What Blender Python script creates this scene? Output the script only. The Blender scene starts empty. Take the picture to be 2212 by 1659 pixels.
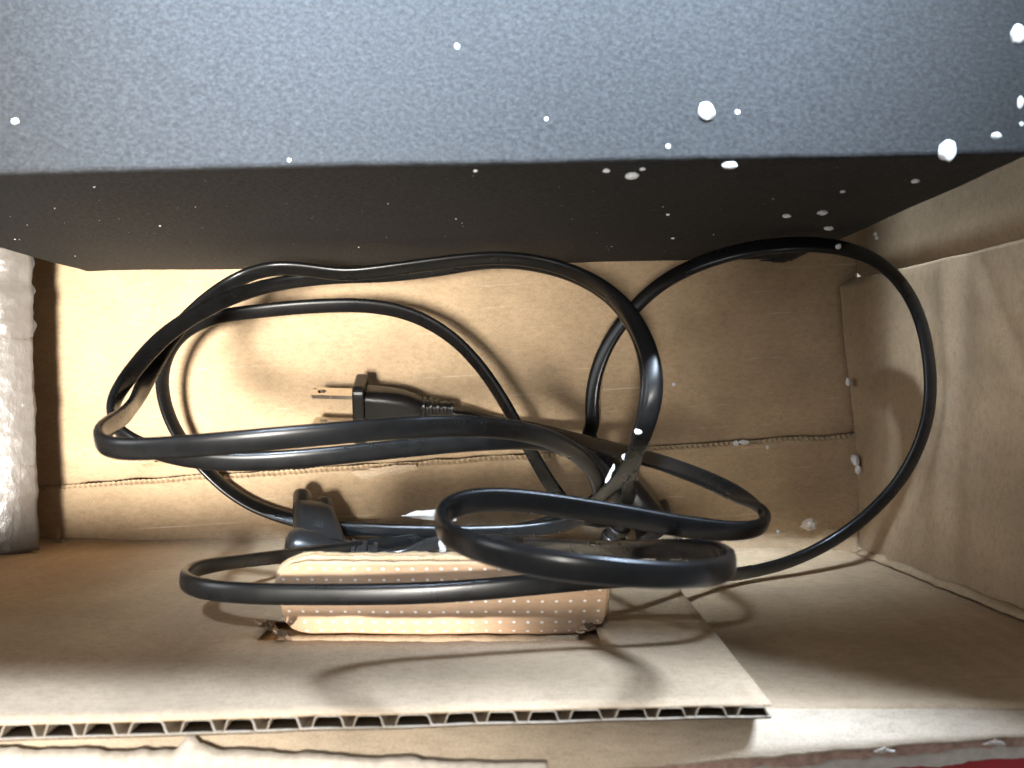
import bpy, bmesh, math, random
from mathutils import Vector, Matrix, noise

random.seed(7)
S = bpy.context.scene
C = S.collection

# ------------------------------------------------------------------ camera, light, exposure
F = 1700.0          # focal length in units of a 2212-wide picture
H = 0.313           # lens height above the carton floor (metres)
cam_d = bpy.data.cameras.new('camera')
cam_d.sensor_width = 36.0
cam_d.lens = 36.0 * F / 2212.0
cam_d.clip_start = 0.005
cam_d.clip_end = 50
cam_d.dof.use_dof = True
cam_d.dof.focus_distance = 0.272
cam_d.dof.aperture_fstop = 22.0
cam = bpy.data.objects.new('camera', cam_d)
cam.location = (0, 0, H)
C.objects.link(cam)
S.camera = cam

world = bpy.data.worlds.new('World')
S.world = world
world.use_nodes = True
bg = world.node_tree.nodes['Background']
bg.inputs[0].default_value = (0.93, 0.96, 1.0, 1)
bg.inputs[1].default_value = 0.235


def aim(o, target):
    o.rotation_euler = (Vector(target) - o.location).to_track_quat('-Z', 'Y').to_euler()


def lamp(name, kind, loc, target, energy, color, **kw):
    d = bpy.data.lights.new(name, kind)
    d.energy = energy
    d.color = color
    for k, v in kw.items():
        setattr(d, k, v)
    o = bpy.data.objects.new(name, d)
    o.location = loc
    C.objects.link(o)
    aim(o, target)
    return o


# near-vertical warm room light over the left half of the carton
lamp('room_light', 'SPOT', (-0.175, -0.125, 0.95), (-0.130, 0.010, 0), 158, (1.0, 0.955, 0.88),
     spot_size=math.radians(20), spot_blend=1.0, shadow_soft_size=0.10)
# cool window behind and to the right, low over the standing back flap
lamp('window_light', 'AREA', (0.75, 1.25, 0.511), (0.0, -0.06, 0.149), 85.0, (0.62, 0.77, 1.0),
     shape='RECTANGLE', size=0.40, size_y=0.055)
# soft window on the left, over the left wall: fills the right half of the carton
lamp('side_window_light', 'AREA', (-0.95, 0.12, 0.66), (0.10, 0.0, 0.04), 4.2, (0.93, 0.96, 1.0),
     shape='RECTANGLE', size=0.5, size_y=0.35)
# added narrow-beam cool lamp, aimed to brighten the top of the grey case
lamp('case_top_fill', 'AREA', (-0.085, 0.46, 0.60), (-0.010, 0.119, 0.143), 1.16, (0.70, 0.84, 1.0),
     shape='RECTANGLE', size=0.20, size_y=0.12, spread=math.radians(13))
# light outside the front wall that comes in through the hand hole
lamp('hand_hole_light', 'SPOT', (-0.060, -0.303, 0.365), (-0.032, -0.069, 0.103), 14.0, (1.0, 0.92, 0.82),
     spot_size=math.radians(13), spot_blend=0.8, shadow_soft_size=0.012)

vs = S.view_settings
vs.view_transform = 'Standard'
vs.look = 'None'
vs.exposure = 0.0
vs.gamma = 1.0
vs.use_curve_mapping = False


# ------------------------------------------------------------------ helpers
def P(px, py, hmm):
    """point seen at picture position px,py (2212 x 1659) at height hmm (mm) above the carton floor"""
    h = hmm / 1000.0
    s = (H - h) / F
    return Vector(((px - 1106) * s, -(py - 829.5) * s, h))


def sstep(a, b, x):
    t = max(0.0, min(1.0, (x - a) / (b - a)))
    return t * t * (3 - 2 * t)


def nz(x, y, z=0.0, s=1.0):
    return noise.noise(Vector((x * s, y * s, z * s)))


def link(name, me, mat, parent=None, smooth=False):
    o = bpy.data.objects.new(name, me)
    C.objects.link(o)
    if mat is not None and not me.materials:
        me.materials.append(mat)
    if parent is not None:
        o.parent = parent
        # keep children in world coordinates: parents sit at their own base
        o.matrix_parent_inverse = Matrix.Translation(parent_origin(parent)).inverted()
    if smooth:
        for p in me.polygons:
            p.use_smooth = True
    return o


def parent_origin(p):
    v = Vector(p.location)
    q = p
    # objects carry identity parent-inverses that cancel, so world location is what was set
    if p.get('_w') is not None:
        return Vector(p['_w'])
    return v if p.parent is None else Vector((0, 0, 0))


def thing(name, label, cat, loc=(0, 0, 0), group=None):
    o = bpy.data.objects.new(name, None)
    o.empty_display_size = 0.01
    o.location = loc
    C.objects.link(o)
    return tag(o, label, cat, group)


def tag(o, label, cat, group=None, kind=None):
    o['label'] = label
    o['category'] = cat
    if group:
        o['group'] = group
    if kind:
        o['kind'] = kind
    return o


def mesh(name, verts, faces):
    me = bpy.data.meshes.new(name)
    me.from_pydata([tuple(v) for v in verts], [], faces)
    me.update()
    return me


def bm_mesh(name, bm):
    bmesh.ops.recalc_face_normals(bm, faces=bm.faces[:])
    me = bpy.data.meshes.new(name)
    bm.to_mesh(me)
    bm.free()
    return me


def grid(name, nu, nv, fn, skip=None):
    """fn(u, v) -> point for u,v in 0..1 (or lists of values); skip(i, j) drops a cell"""
    us = nu if isinstance(nu, list) else [i / nu for i in range(nu + 1)]
    vs_ = nv if isinstance(nv, list) else [j / nv for j in range(nv + 1)]
    verts = [fn(u, v) for u in us for v in vs_]
    n = len(vs_)
    faces = []
    for i in range(len(us) - 1):
        for j in range(n - 1):
            if skip and skip(us[i], us[i + 1], vs_[j], vs_[j + 1]):
                continue
            faces.append((i * n + j, (i + 1) * n + j, (i + 1) * n + j + 1, i * n + j + 1))
    return mesh(name, verts, faces)


def solid(o, t, offset=-1):
    m = o.modifiers.new('thickness', 'SOLIDIFY')
    m.thickness = t
    m.offset = offset
    return o


def loft(bm, secs, cap=True):
    rings = []
    for s in secs:
        rings.append([bm.verts.new(p) for p in s])
    n = len(rings[0])
    for a, b in zip(rings, rings[1:]):
        for k in range(n):
            bm.faces.new((a[k], a[(k + 1) % n], b[(k + 1) % n], b[k]))
    if cap:
        bm.faces.new(rings[0][::-1])
        bm.faces.new(rings[-1])


# ------------------------------------------------------------------ materials
def new_mat(name):
    m = bpy.data.materials.new(name)
    m.use_nodes = True
    nt = m.node_tree
    return m, nt, nt.nodes['Principled BSDF']


def N(nt, t, **kw):
    n = nt.nodes.new(t)
    for k, v in kw.items():
        if k in ('op',):
            n.operation = v
        else:
            setattr(n, k, v)
    return n


def noise_node(nt, vec, scale, detail=4, rough=0.55):
    n = N(nt, 'ShaderNodeTexNoise')
    n.inputs['Scale'].default_value = scale
    n.inputs['Detail'].default_value = detail
    n.inputs['Roughness'].default_value = rough
    nt.links.new(vec, n.inputs['Vector'])
    return n


def ramp(nt, fac, stops):
    r = N(nt, 'ShaderNodeValToRGB')
    els = r.color_ramp.elements
    els[0].position, els[0].color = stops[0][0], (*stops[0][1], 1)
    els[1].position, els[1].color = stops[-1][0], (*stops[-1][1], 1)
    for p, c in stops[1:-1]:
        e = els.new(p)
        e.color = (*c, 1)
    nt.links.new(fac, r.inputs['Fac'])
    return r


def mixc(nt, fac, a, b, mode='MIX'):
    m = N(nt, 'ShaderNodeMix', data_type='RGBA', blend_type=mode)
    if isinstance(fac, float):
        m.inputs[0].default_value = fac
    else:
        nt.links.new(fac, m.inputs[0])
    for sock, v in ((6, a), (7, b)):
        if isinstance(v, tuple):
            m.inputs[sock].default_value = (*v, 1)
        else:
            nt.links.new(v, m.inputs[sock])
    return m.outputs[2]


def mapping(nt, vec, scale=(1, 1, 1), rot=(0, 0, 0)):
    mp = N(nt, 'ShaderNodeMapping')
    mp.inputs['Scale'].default_value = scale
    mp.inputs['Rotation'].default_value = rot
    nt.links.new(vec, mp.inputs['Vector'])
    return mp.outputs[0]


def cardboard(name, base=(0.50, 0.335, 0.195), stretch=(1, 1, 1), scuffs=False, bump=0.25, rough=0.75, ribs=None):
    m, nt, b = new_mat(name)
    co = N(nt, 'ShaderNodeTexCoord').outputs['Object']
    v = mapping(nt, co, stretch)
    big = noise_node(nt, co, 28, 4)
    fib = noise_node(nt, v, 650, 6, 0.65)
    fine = noise_node(nt, co, 2600, 3, 0.6)
    dk = tuple(c * 0.80 for c in base)
    lt = tuple(min(1, c * 1.13) for c in base)
    c1 = ramp(nt, big.outputs['Fac'], [(0.3, dk), (0.7, lt)]).outputs[0]
    c2 = ramp(nt, fib.outputs['Fac'], [(0.3, (0.78, 0.76, 0.73)), (0.55, (1, 1, 1)), (0.75, (1.0, 1.0, 1.0))]).outputs[0]
    col = mixc(nt, 0.75, c1, c2, 'MULTIPLY')
    c3 = ramp(nt, fine.outputs['Fac'], [(0.33, (0.70, 0.67, 0.63)), (0.62, (1, 1, 1))]).outputs[0]
    col = mixc(nt, 0.7, col, c3, 'MULTIPLY')
    # sparse darker fibre flecks
    fl = noise_node(nt, mapping(nt, co, (1, 1, 1)), 380, 2)
    flr = ramp(nt, fl.outputs['Fac'], [(0.70, (0, 0, 0)), (0.76, (1, 1, 1))]).outputs[0]
    col = mixc(nt, flr, col, mixc(nt, 0.35, col, (0.20, 0.12, 0.06)))
    if scuffs:
        # rubbed flute lines: thin broken pale streaks along x
        vr = mapping(nt, co, (1, 1, 1), (0, 0, math.radians(-3.4)))
        sep = N(nt, 'ShaderNodeSeparateXYZ')
        nt.links.new(vr, sep.inputs[0])
        mul = N(nt, 'ShaderNodeMath', op='MULTIPLY')
        nt.links.new(sep.outputs['Y'], mul.inputs[0])
        mul.inputs[1].default_value = 1 / 0.0088
        fr = N(nt, 'ShaderNodeMath', op='FRACT')
        nt.links.new(mul.outputs[0], fr.inputs[0])
        ln = ramp(nt, fr.outputs[0], [(0.455, (0, 0, 0)), (0.49, (1, 1, 1)), (0.51, (1, 1, 1)), (0.545, (0, 0, 0))]).outputs[0]
        br = noise_node(nt, mapping(nt, co, (34, 120, 1)), 1.0, 3, 0.7)
        brr = ramp(nt, br.outputs['Fac'], [(0.53, (0, 0, 0)), (0.70, (0.5, 0.5, 0.5))]).outputs[0]
        f = mixc(nt, 1.0, ln, brr, 'MULTIPLY')
        col = mixc(nt, f, col, (0.80, 0.70, 0.57))
    nt.links.new(col, b.inputs['Base Color'])
    b.inputs['Roughness'].default_value = rough
    b.inputs['Specular IOR Level'].default_value = 0.25
    bp = N(nt, 'ShaderNodeBump')
    bp.inputs['Strength'].default_value = bump
    bp.inputs['Distance'].default_value = 0.0004
    nt.links.new(fib.outputs['Fac'], bp.inputs['Height'])
    last = bp
    if ribs:
        ax, pitch, amt, rot = ribs
        vr = mapping(nt, co, (1, 1, 1), rot)
        sep = N(nt, 'ShaderNodeSeparateXYZ')
        nt.links.new(vr, sep.inputs[0])
        mul = N(nt, 'ShaderNodeMath', op='MULTIPLY')
        nt.links.new(sep.outputs[ax], mul.inputs[0])
        mul.inputs[1].default_value = 2 * math.pi / pitch
        sn = N(nt, 'ShaderNodeMath', op='SINE')
        nt.links.new(mul.outputs[0], sn.inputs[0])
        b2 = N(nt, 'ShaderNodeBump')
        b2.inputs['Strength'].default_value = amt
        b2.inputs['Distance'].default_value = 0.0005
        nt.links.new(sn.outputs[0], b2.inputs['Height'])
        nt.links.new(bp.outputs[0], b2.inputs['Normal'])
        last = b2
    nt.links.new(last.outputs[0], b.inputs['Normal'])
    return m


M = {}
M['floor'] = cardboard('kraft_floor', (0.54, 0.395, 0.250), (0.5, 1, 1), scuffs=True, ribs=('Y', 0.0088, 0.10, (0, 0, math.radians(-3.4))))
M['wall'] = cardboard('kraft_wall', (0.49, 0.360, 0.232), (0.45, 1, 1), ribs=('X', 0.008, 0.10, (0, 0, 0)))
M['liner'] = cardboard('kraft_liner', (0.51, 0.380, 0.250), (0.5, 1, 1), ribs=('X', 0.008, 0.06, (0, 0, 0)))
M['side'] = cardboard('kraft_side', (0.46, 0.338, 0.215), (1, 0.5, 1))
M['edge'] = cardboard('kraft_cut_edge', (0.62, 0.48, 0.32), bump=0.6)
M['flute'] = cardboard('kraft_flute', (0.42, 0.32, 0.21), bump=0.4)
M['shaded_medium'] = cardboard('fluting_painted_shade', (0.105, 0.080, 0.055), bump=0.4)  # fluting paper darkened to stand in for shade inside the flute cells
M['pale_edge'] = cardboard('pale_cut_paper', (0.42, 0.35, 0.27), bump=0.6)
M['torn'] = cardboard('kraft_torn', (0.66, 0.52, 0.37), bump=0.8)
M['rim'] = cardboard('kraft_rim', (0.56, 0.45, 0.33), (0.3, 1, 1), bump=0.5)


def dotted():
    m, nt, b = new_mat('kraft_dotted')
    uv = N(nt, 'ShaderNodeUVMap').outputs[0]
    co = N(nt, 'ShaderNodeTexCoord').outputs['Object']
    big = noise_node(nt, co, 60, 4)
    fib = noise_node(nt, mapping(nt, co, (0.4, 1, 1)), 900, 5)
    c1 = ramp(nt, big.outputs['Fac'], [(0.3, (0.52, 0.345, 0.215)), (0.7, (0.60, 0.41, 0.27))]).outputs[0]
    c2 = ramp(nt, fib.outputs['Fac'], [(0.3, (0.85, 0.83, 0.8)), (0.6, (1, 1, 1))]).outputs[0]
    col = mixc(nt, 0.7, c1, c2, 'MULTIPLY')
    # small printed dots on a 3.65 mm grid, uv in millimetres / 3.65
    wob = noise_node(nt, uv, 1.7, 1)
    fr = N(nt, 'ShaderNodeVectorMath', op='FRACTION')
    nt.links.new(uv, fr.inputs[0])
    sb = N(nt, 'ShaderNodeVectorMath', op='SUBTRACT')
    nt.links.new(fr.outputs[0], sb.inputs[0])
    sb.inputs[1].default_value = (0.5, 0.5, 0)
    ln = N(nt, 'ShaderNodeVectorMath', op='LENGTH')
    nt.links.new(sb.outputs[0], ln.inputs[0])
    ad = N(nt, 'ShaderNodeMath', op='MULTIPLY_ADD')
    nt.links.new(wob.outputs['Fac'], ad.inputs[0])
    ad.inputs[1].default_value = 0.06
    nt.links.new(ln.outputs['Value'], ad.inputs[2])
    r = ramp(nt, ad.outputs[0], [(0.12, (1, 1, 1)), (0.17, (0, 0, 0))]).outputs[0]
    col = mixc(nt, r, col, (0.92, 0.90, 0.88))
    nt.links.new(col, b.inputs['Base Color'])
    b.inputs['Roughness'].default_value = 0.6
    bp = N(nt, 'ShaderNodeBump')
    bp.inputs['Strength'].default_value = 0.2
    bp.inputs['Distance'].default_value = 0.0003
    nt.links.new(fib.outputs['Fac'], bp.inputs['Height'])
    nt.links.new(bp.outputs[0], b.inputs['Normal'])
    return m


M['dots'] = dotted()


def case_mat():
    m, nt, b = new_mat('dark_grey_speckled_board')
    co = N(nt, 'ShaderNodeTexCoord').outputs['Object']
    st = mapping(nt, co, (0.85, 1.15, 1), (0, 0, math.radians(35)))
    a = noise_node(nt, st, 900, 5, 0.6)
    f = noise_node(nt, co, 1500, 4, 0.6)
    big = noise_node(nt, co, 9, 3)
    col = ramp(nt, a.outputs['Fac'], [(0.30, (0.029, 0.030, 0.031)), (0.52, (0.043, 0.044, 0.0455)), (0.72, (0.061, 0.063, 0.065))]).outputs[0]
    c2 = ramp(nt, f.outputs['Fac'], [(0.3, (0.6, 0.6, 0.6)), (0.62, (1, 1, 1))]).outputs[0]
    col = mixc(nt, 0.8, col, c2, 'MULTIPLY')
    c3 = ramp(nt, big.outputs['Fac'], [(0.3, (0.86, 0.86, 0.88)), (0.7, (1, 1, 1))]).outputs[0]
    col = mixc(nt, 0.8, col, c3, 'MULTIPLY')
    nt.links.new(col, b.inputs['Base Color'])
    b.inputs['Roughness'].default_value = 0.8
    b.inputs['Specular IOR Level'].default_value = 0.2
    bp = N(nt, 'ShaderNodeBump')
    bp.inputs['Strength'].default_value = 0.45
    bp.inputs['Distance'].default_value = 0.0006
    nt.links.new(a.outputs['Fac'], bp.inputs['Height'])
    nt.links.new(bp.outputs[0], b.inputs['Normal'])
    return m


M['case'] = case_mat()


def plain(name, col, rough, spec=0.5, metal=0.0, scale=400, var=0.15, bump=0.0, coat=0.0):
    m, nt, b = new_mat(name)
    co = N(nt, 'ShaderNodeTexCoord').outputs['Object']
    n = noise_node(nt, co, scale, 4)
    c = ramp(nt, n.outputs['Fac'], [(0.3, tuple(x * (1 - var) for x in col)), (0.7, tuple(min(1, x * (1 + var)) for x in col))]).outputs[0]
    nt.links.new(c, b.inputs['Base Color'])
    rr = ramp(nt, noise_node(nt, co, scale * 0.3, 3).outputs['Fac'],
              [(0.3, (rough * 0.88,) * 3), (0.7, (min(1, rough * 1.12),) * 3)]).outputs[0]
    nt.links.new(rr, b.inputs['Roughness'])
    b.inputs['Specular IOR Level'].default_value = spec
    b.inputs['Metallic'].default_value = metal
    b.inputs['Coat Weight'].default_value = coat
    if bump:
        bp = N(nt, 'ShaderNodeBump')
        bp.inputs['Strength'].default_value = bump
        bp.inputs['Distance'].default_value = 0.0003
        nt.links.new(n.outputs['Fac'], bp.inputs['Height'])
        nt.links.new(bp.outputs[0], b.inputs['Normal'])
    return m


M['cord'] = plain('black_pvc_cord', (0.006, 0.006, 0.0062), 0.29, 0.36, scale=250, var=0.3)
M['plug'] = plain('black_moulded_plastic', (0.011, 0.010, 0.0095), 0.33, 0.5, scale=500, var=0.25, bump=0.05)
M['metal'] = plain('nickel_blade', (0.72, 0.68, 0.62), 0.22, metal=1.0, scale=900, var=0.08)
M['foam'] = plain('white_foam', (0.86, 0.87, 0.88), 0.7, scale=1500, var=0.05, bump=0.5)
M['red'] = plain('red_print', (0.42, 0.012, 0.02), 0.45, scale=80, var=0.1)
M['white_paper'] = plain('white_liner_paper', (0.52, 0.46, 0.39), 0.7, scale=600, var=0.15, bump=0.4)
M['pink_edge'] = plain('pinkish_board_edge', (0.40, 0.25, 0.19), 0.8, scale=700, var=0.3, bump=0.6)
M['mark'] = plain('moulded_mark', (0.004, 0.004, 0.004), 0.6, scale=500)


def tape_mat():
    m, nt, b = new_mat('taped_board')
    co = N(nt, 'ShaderNodeTexCoord').outputs['Object']
    big = noise_node(nt, co, 45, 5)
    vo = N(nt, 'ShaderNodeTexVoronoi')
    vo.inputs['Scale'].default_value = 260
    nt.links.new(co, vo.inputs['Vector'])
    wr = noise_node(nt, mapping(nt, co, (1, 0.5, 1)), 170, 5, 0.7)
    col = ramp(nt, big.outputs['Fac'], [(0.3, (0.120, 0.096, 0.075)), (0.7, (0.160, 0.132, 0.108))]).outputs[0]
    sp = ramp(nt, wr.outputs['Fac'], [(0.66, (0, 0, 0)), (0.80, (0.35, 0.35, 0.35))]).outputs[0]
    col = mixc(nt, sp, col, (0.45, 0.41, 0.36))
    nt.links.new(col, b.inputs['Base Color'])
    b.inputs['Roughness'].default_value = 0.4
    b.inputs['Specular IOR Level'].default_value = 0.5
    b.inputs['Coat Weight'].default_value = 0.22
    b.inputs['Coat Roughness'].default_value = 0.12
    b1 = N(nt, 'ShaderNodeBump')
    b1.inputs['Strength'].default_value = 0.18
    b1.inputs['Distance'].default_value = 0.0008
    nt.links.new(vo.outputs['Distance'], b1.inputs['Height'])
    b2 = N(nt, 'ShaderNodeBump')
    b2.inputs['Strength'].default_value = 0.25
    b2.inputs['Distance'].default_value = 0.0010
    nt.links.new(wr.outputs['Fac'], b2.inputs['Height'])
    nt.links.new(b1.outputs[0], b2.inputs['Normal'])
    nt.links.new(b2.outputs[0], b.inputs['Normal'])
    nt.links.new(b2.outputs[0], b.inputs['Coat Normal'])
    return m


M['tape'] = tape_mat()


def clear_mat(name, col, alpha):
    m, nt, b = new_mat(name)
    co = N(nt, 'ShaderNodeTexCoord').outputs['Object']
    n = noise_node(nt, co, 200, 4)
    c = ramp(nt, n.outputs['Fac'], [(0.3, tuple(x * 0.85 for x in col)), (0.7, col)]).outputs[0]
    nt.links.new(c, b.inputs['Base Color'])
    b.inputs['Roughness'].default_value = 0.2
    b.inputs['Alpha'].default_value = alpha
    bp = N(nt, 'ShaderNodeBump')
    bp.inputs['Strength'].default_value = 0.4
    bp.inputs['Distance'].default_value = 0.0008
    nt.links.new(n.outputs['Fac'], bp.inputs['Height'])
    nt.links.new(bp.outputs[0], b.inputs['Normal'])
    return m


M['clear'] = clear_mat('clear_film', (0.55, 0.52, 0.48), 0.4)
M['clear_tape'] = clear_mat('clear_tape', (0.5, 0.48, 0.45), 0.16)

# ------------------------------------------------------------------ carton
box = thing('cardboard_carton', 'open brown corrugated cardboard carton seen from above with torn floor seam and hand hole', 'carton', (0, 0, 0))

FY = -0.0672                       # inner face of the front wall
SEAM_L, SEAM_R = P(170, 1048, 2), P(1850, 938, 2)


def seam_y(x):
    t = (x - SEAM_L.x) / (SEAM_R.x - SEAM_L.x)
    return SEAM_L.y + t * (SEAM_R.y - SEAM_L.y) + 0.0006 * nz(x, 0.3, 1.0, 60)


def saw(x, amp=0.0005, pitch=0.0021):
    f = (x / pitch) % 1.0
    return amp * (1 - abs(2 * f - 1)) + 0.00035 * nz(x, 2.2, 0, 700)


def gap_w(x):
    g = 0.0012 * (0.75 + 0.5 * nz(x, 5.0, 0, 90))
    px = 1106 + x / H * F
    g *= sstep(150, 190, px)
    g *= 1.0 - 0.55 * sstep(1250, 1420, px)
    return max(g, 0.00012)


def floor_bulge(x, y):
    return 0.0006 * nz(x, y, 0, 18) + 0.00025 * nz(x, y, 4, 60)


# layer under the flaps, seen only through the torn seam and the gaps along the walls
link('under_sheet', grid('under_sheet', 4, 4, lambda u, v: (-0.21 + 0.37 * u, -0.075 + 0.30 * v, -0.007)), M['wall'], box)

# upper bottom flap: from the seam back under the grey case
XL, XR = -0.2035, 0.1372


def up_flap(u, v):
    x = XL + (XR - XL) * u
    y0 = seam_y(x) + gap_w(x) - 0.4 * saw(x + 0.001)
    y = y0 + (0.215 - y0) * (v ** 1.6)
    z = floor_bulge(x, y) - 0.0008 * (1 - sstep(0.0, 0.05, v))
    return (x, y, z)


o = link('bottom_flap', grid('bottom_flap', 520, 40, up_flap), M['floor'], box, True)
o['label'] = 'upper bottom flap with pale rubbed lines'
solid(o, 0.003)


# lower bottom flap: its torn perforated edge stands a little proud of the other one
def lift(x):
    px = 1106 + x / H * F
    return 0.0004 + 0.0018 * sstep(140, 320, px) + 0.0004 * nz(x, 1.0, 3, 40)


def low_flap(u, v):
    x = XL + (XR - XL) * u
    y1 = seam_y(x) - 0.0010 - saw(x)
    y = (FY - 0.001) + (y1 - FY + 0.001) * (1 - (1 - v) ** 1.5)
    z = floor_bulge(x, y) + lift(x) * (0.35 + 0.65 * v)
    # shallow tents pressed into the flap
    z += 0.0012 * max(0, nz(x, y, 9, 30)) * (1 - v)
    return (x, y, z)


o = link('bottom_flap', grid('bottom_flap_low', 520, 26, low_flap), M['floor'], box, True)
o['label'] = 'lower bottom flap with the torn perforated edge'
solid(o, 0.0008)
lowflap = o


def cut_edge(u, v):
    x = XL + (XR - XL) * u
    a = Vector(low_flap(u, 1.0)) + Vector((0, 0, -0.0001))
    px = 1106 + x / H * F
    w = (0.0010 + 0.0006 * nz(x, 7.7, 0, 150)) * (0.35 + 0.65 * sstep(160, 260, px)) * (1 - 0.5 * sstep(1250, 1450, px))
    b = Vector((x, seam_y(x) - 0.0002 + w * 0.55 + 0.5 * saw(x * 1.07 + 0.0004), 0.0002))
    p = a.lerp(b, v)
    p.z -= 0.0006 * math.sin(v * math.pi) * (1 + math.sin(x * 2 * math.pi / 0.0021))
    return p


link('cut_edge', grid('cut_edge', 700, 4, cut_edge), M['edge'], lowflap)


def scrap(name, pts, mat, parent, curl=0.0, seed=0):
    """thin torn paper piece from an outline of world points; ragged, domed a little, 0.3 mm thick"""
    rnd = random.Random(seed)
    out = []
    n = len(pts)
    for i in range(n):
        a, b = Vector(pts[i]), Vector(pts[(i + 1) % n])
        k = max(2, int((b - a).length / 0.0011))
        for j in range(k):
            q = a.lerp(b, j / k)
            out.append(q + Vector((rnd.uniform(-1, 1), rnd.uniform(-1, 1), rnd.uniform(-.5, .5))) * 0.00025)
    c = sum(out, Vector()) / len(out)
    inner = [c.lerp(q, 0.55) + Vector((0, 0, curl * rnd.uniform(0.6, 1.2))) for q in out]
    m_ = len(out)
    verts = out + inner + [c + Vector((0, 0, curl * 1.2))]
    faces = [(i, (i + 1) % m_, m_ + (i + 1) % m_, m_ + i) for i in range(m_)]
    faces += [(m_ + i, m_ + (i + 1) % m_, 2 * m_) for i in range(m_)]
    o = link(name, mesh(name, verts, faces), mat, parent)
    solid(o, 0.0003, 0)
    return o


scrap('torn_paper', [P(757, 1020, 3), P(800, 1012, 3.6), P(850, 1006, 3.8), P(898, 1004, 3.4), P(905, 1014, 2.9), P(850, 1024, 3), P(800, 1034, 3.2), P(780, 1034, 3)], M['torn'], lowflap, 0.0006, 1)
scrap('torn_paper', [P(300, 1008, 1.2), P(330, 998, 1.6), P(385, 996, 1.8), P(370, 1006, 1.4)], M['floor'], lowflap, 0.0005, 2)
scrap('torn_paper', [P(118, 1138, 2.6), P(131, 1144, 3.2), P(128, 1166, 3), P(121, 1176, 2.6)], M['side'], box, 0.0003, 3)
scrap('torn_paper', [P(124, 1170, 2.8), P(138, 1164, 3.0), P(137, 1187, 2.8), P(127, 1192, 2.6)], M['wall'], box, 0.0003, 4)

# --- front wall, with the hand hole
HX0, HX1 = P(592, 1375, 104).x, P(1284, 1375, 104).x
HZ0, HZ1 = 0.1035, 0.1192
WALL_TOP = 0.1487


def rows(top):
    r = [0.0, 0.001, 0.002, 0.0035, 0.005, 0.0075]
    z = 0.0125
    while z < HZ0 - 0.003:
        r.append(z)
        z += 0.005
    k = 8
    r += [HZ0 + (HZ1 - HZ0) * i / k for i in range(k + 1)]
    n = 8
    r += [HZ1 + (top - HZ1) * (i + 1) / n for i in range(n)]
    return r


def cols(a, b):
    c = []
    n = max(2, int((HX0 - a) / 0.003))
    c += [a + (HX0 - a) * i / n for i in range(n)]
    n = int((HX1 - HX0) / 0.0016)
    c += [HX0 + (HX1 - HX0) * i / n for i in range(n)]
    n = max(2, int((b - HX1) / 0.003))
    c += [HX1 + (b - HX1) * i / n for i in range(n + 1)]
    return c


def hole(x0, x1, z0, z1):
    xm, zm = (x0 + x1) / 2, (z0 + z1) / 2
    if not (HX0 < xm < HX1 and HZ0 < zm < HZ1):
        return False
    return True


def wall_y(x, z):
    return FY + 0.0022 * math.exp(-z / 0.0035) + 0.0007 * nz(x, z, 2, 16) + 0.00025 * nz(x, z, 5, 70)


def front_fn(off, ragged):
    def fn(x, z):
        zz, xx = z, x
        if HX0 - 0.001 < x < HX1 + 0.001 and abs(z - HZ1) < 1e-6:
            zz += ragged * (nz(x, 1.5, 0, 130) + 0.5 * nz(x, 4.5, 0, 500))
        return (xx, wall_y(x, z) + off, zz)
    return fn


front = link('front_wall', grid('front_wall', cols(-0.207, 0.156), rows(WALL_TOP), front_fn(0, 0.0006), hole), M['wall'], box, True)
solid(front, 0.0042, 1)
front['label'] = 'front wall with the hand hole'

# inner liner layer on the left part of the front wall, cut edge up
LX1 = 0.0516
LY = 0.0040


def liner_top(x):
    t = (x + 0.11) / (LX1 + 0.11)
    return 0.1672 + (0.1567 - 0.1672) * t + 0.0004 * nz(x, 3, 0, 25)


def liner_fn(x, z):
    p = Vector(front_fn(LY, 0.0009)(x, z))
    top_old = 0.16
    if z > HZ1:
        p.z = HZ1 + (p.z - HZ1) * (liner_top(x) - HZ1) / (top_old - HZ1)
    return p


liner = link('liner_panel', grid('liner_panel', cols(-0.207, LX1), rows(0.16), liner_fn, hole), M['liner'], box, True)
solid(liner, 0.00045, 1)
liner['label'] = 'inner layer on the left of the front wall, its fluted cut edge upward'


def back_sheet(u, v):
    x = -0.15 + (LX1 + 0.15) * u
    z = 0.1195 + (liner_top(x) - 0.0004 - 0.1195) * v
    t = (x + 0.11) / (LX1 + 0.11)
    thick = 0.0034 - 0.0007 * t
    return (x, wall_y(x, z) + LY - thick, z)


bs = link('back_sheet', grid('back_sheet', 90, 10, back_sheet), M['shaded_medium'], liner, True)
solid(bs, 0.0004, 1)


def flute(u, v):
    x = -0.15 + (LX1 - 0.0008 + 0.15) * u
    t = (x + 0.11) / (LX1 + 0.11)
    thick = 0.0034 - 0.0007 * t
    ph = x * 2 * math.pi / 0.0083 + 1.3 * nz(x, 8, 0, 60)
    w = math.tanh(4.5 * math.sin(ph))
    z = liner_top(x) - 0.00015 + 0.0003 * nz(x, 9, 0, 300)
    z -= 0.028 * v
    y = wall_y(x, z) + LY - 0.0005 - (thick - 0.0007) * (0.5 + 0.5 * w)
    return (x + 0.0007 * math.cos(ph), y, z)


fl = link('fluting', grid('fluting', 640, 3, flute), M['shaded_medium'], liner, True)
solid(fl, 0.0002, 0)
fe = link('fluting_edge', grid('fluting_edge', 640, 1, lambda u, v: Vector(flute(u, 0)) + Vector((0, 0, 0.0002 - 0.0005 * v))), M['pale_edge'], liner, True)
solid(fe, 0.00022, 0)
se = link('sheet_edge', grid('sheet_edge', 200, 1, lambda u, v: Vector(back_sheet(u, 1)) + Vector((0, 0.0001, 0.0005 - 0.0007 * v))), M['pale_edge'], liner, True)
solid(se, 0.0002, 1)

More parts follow.
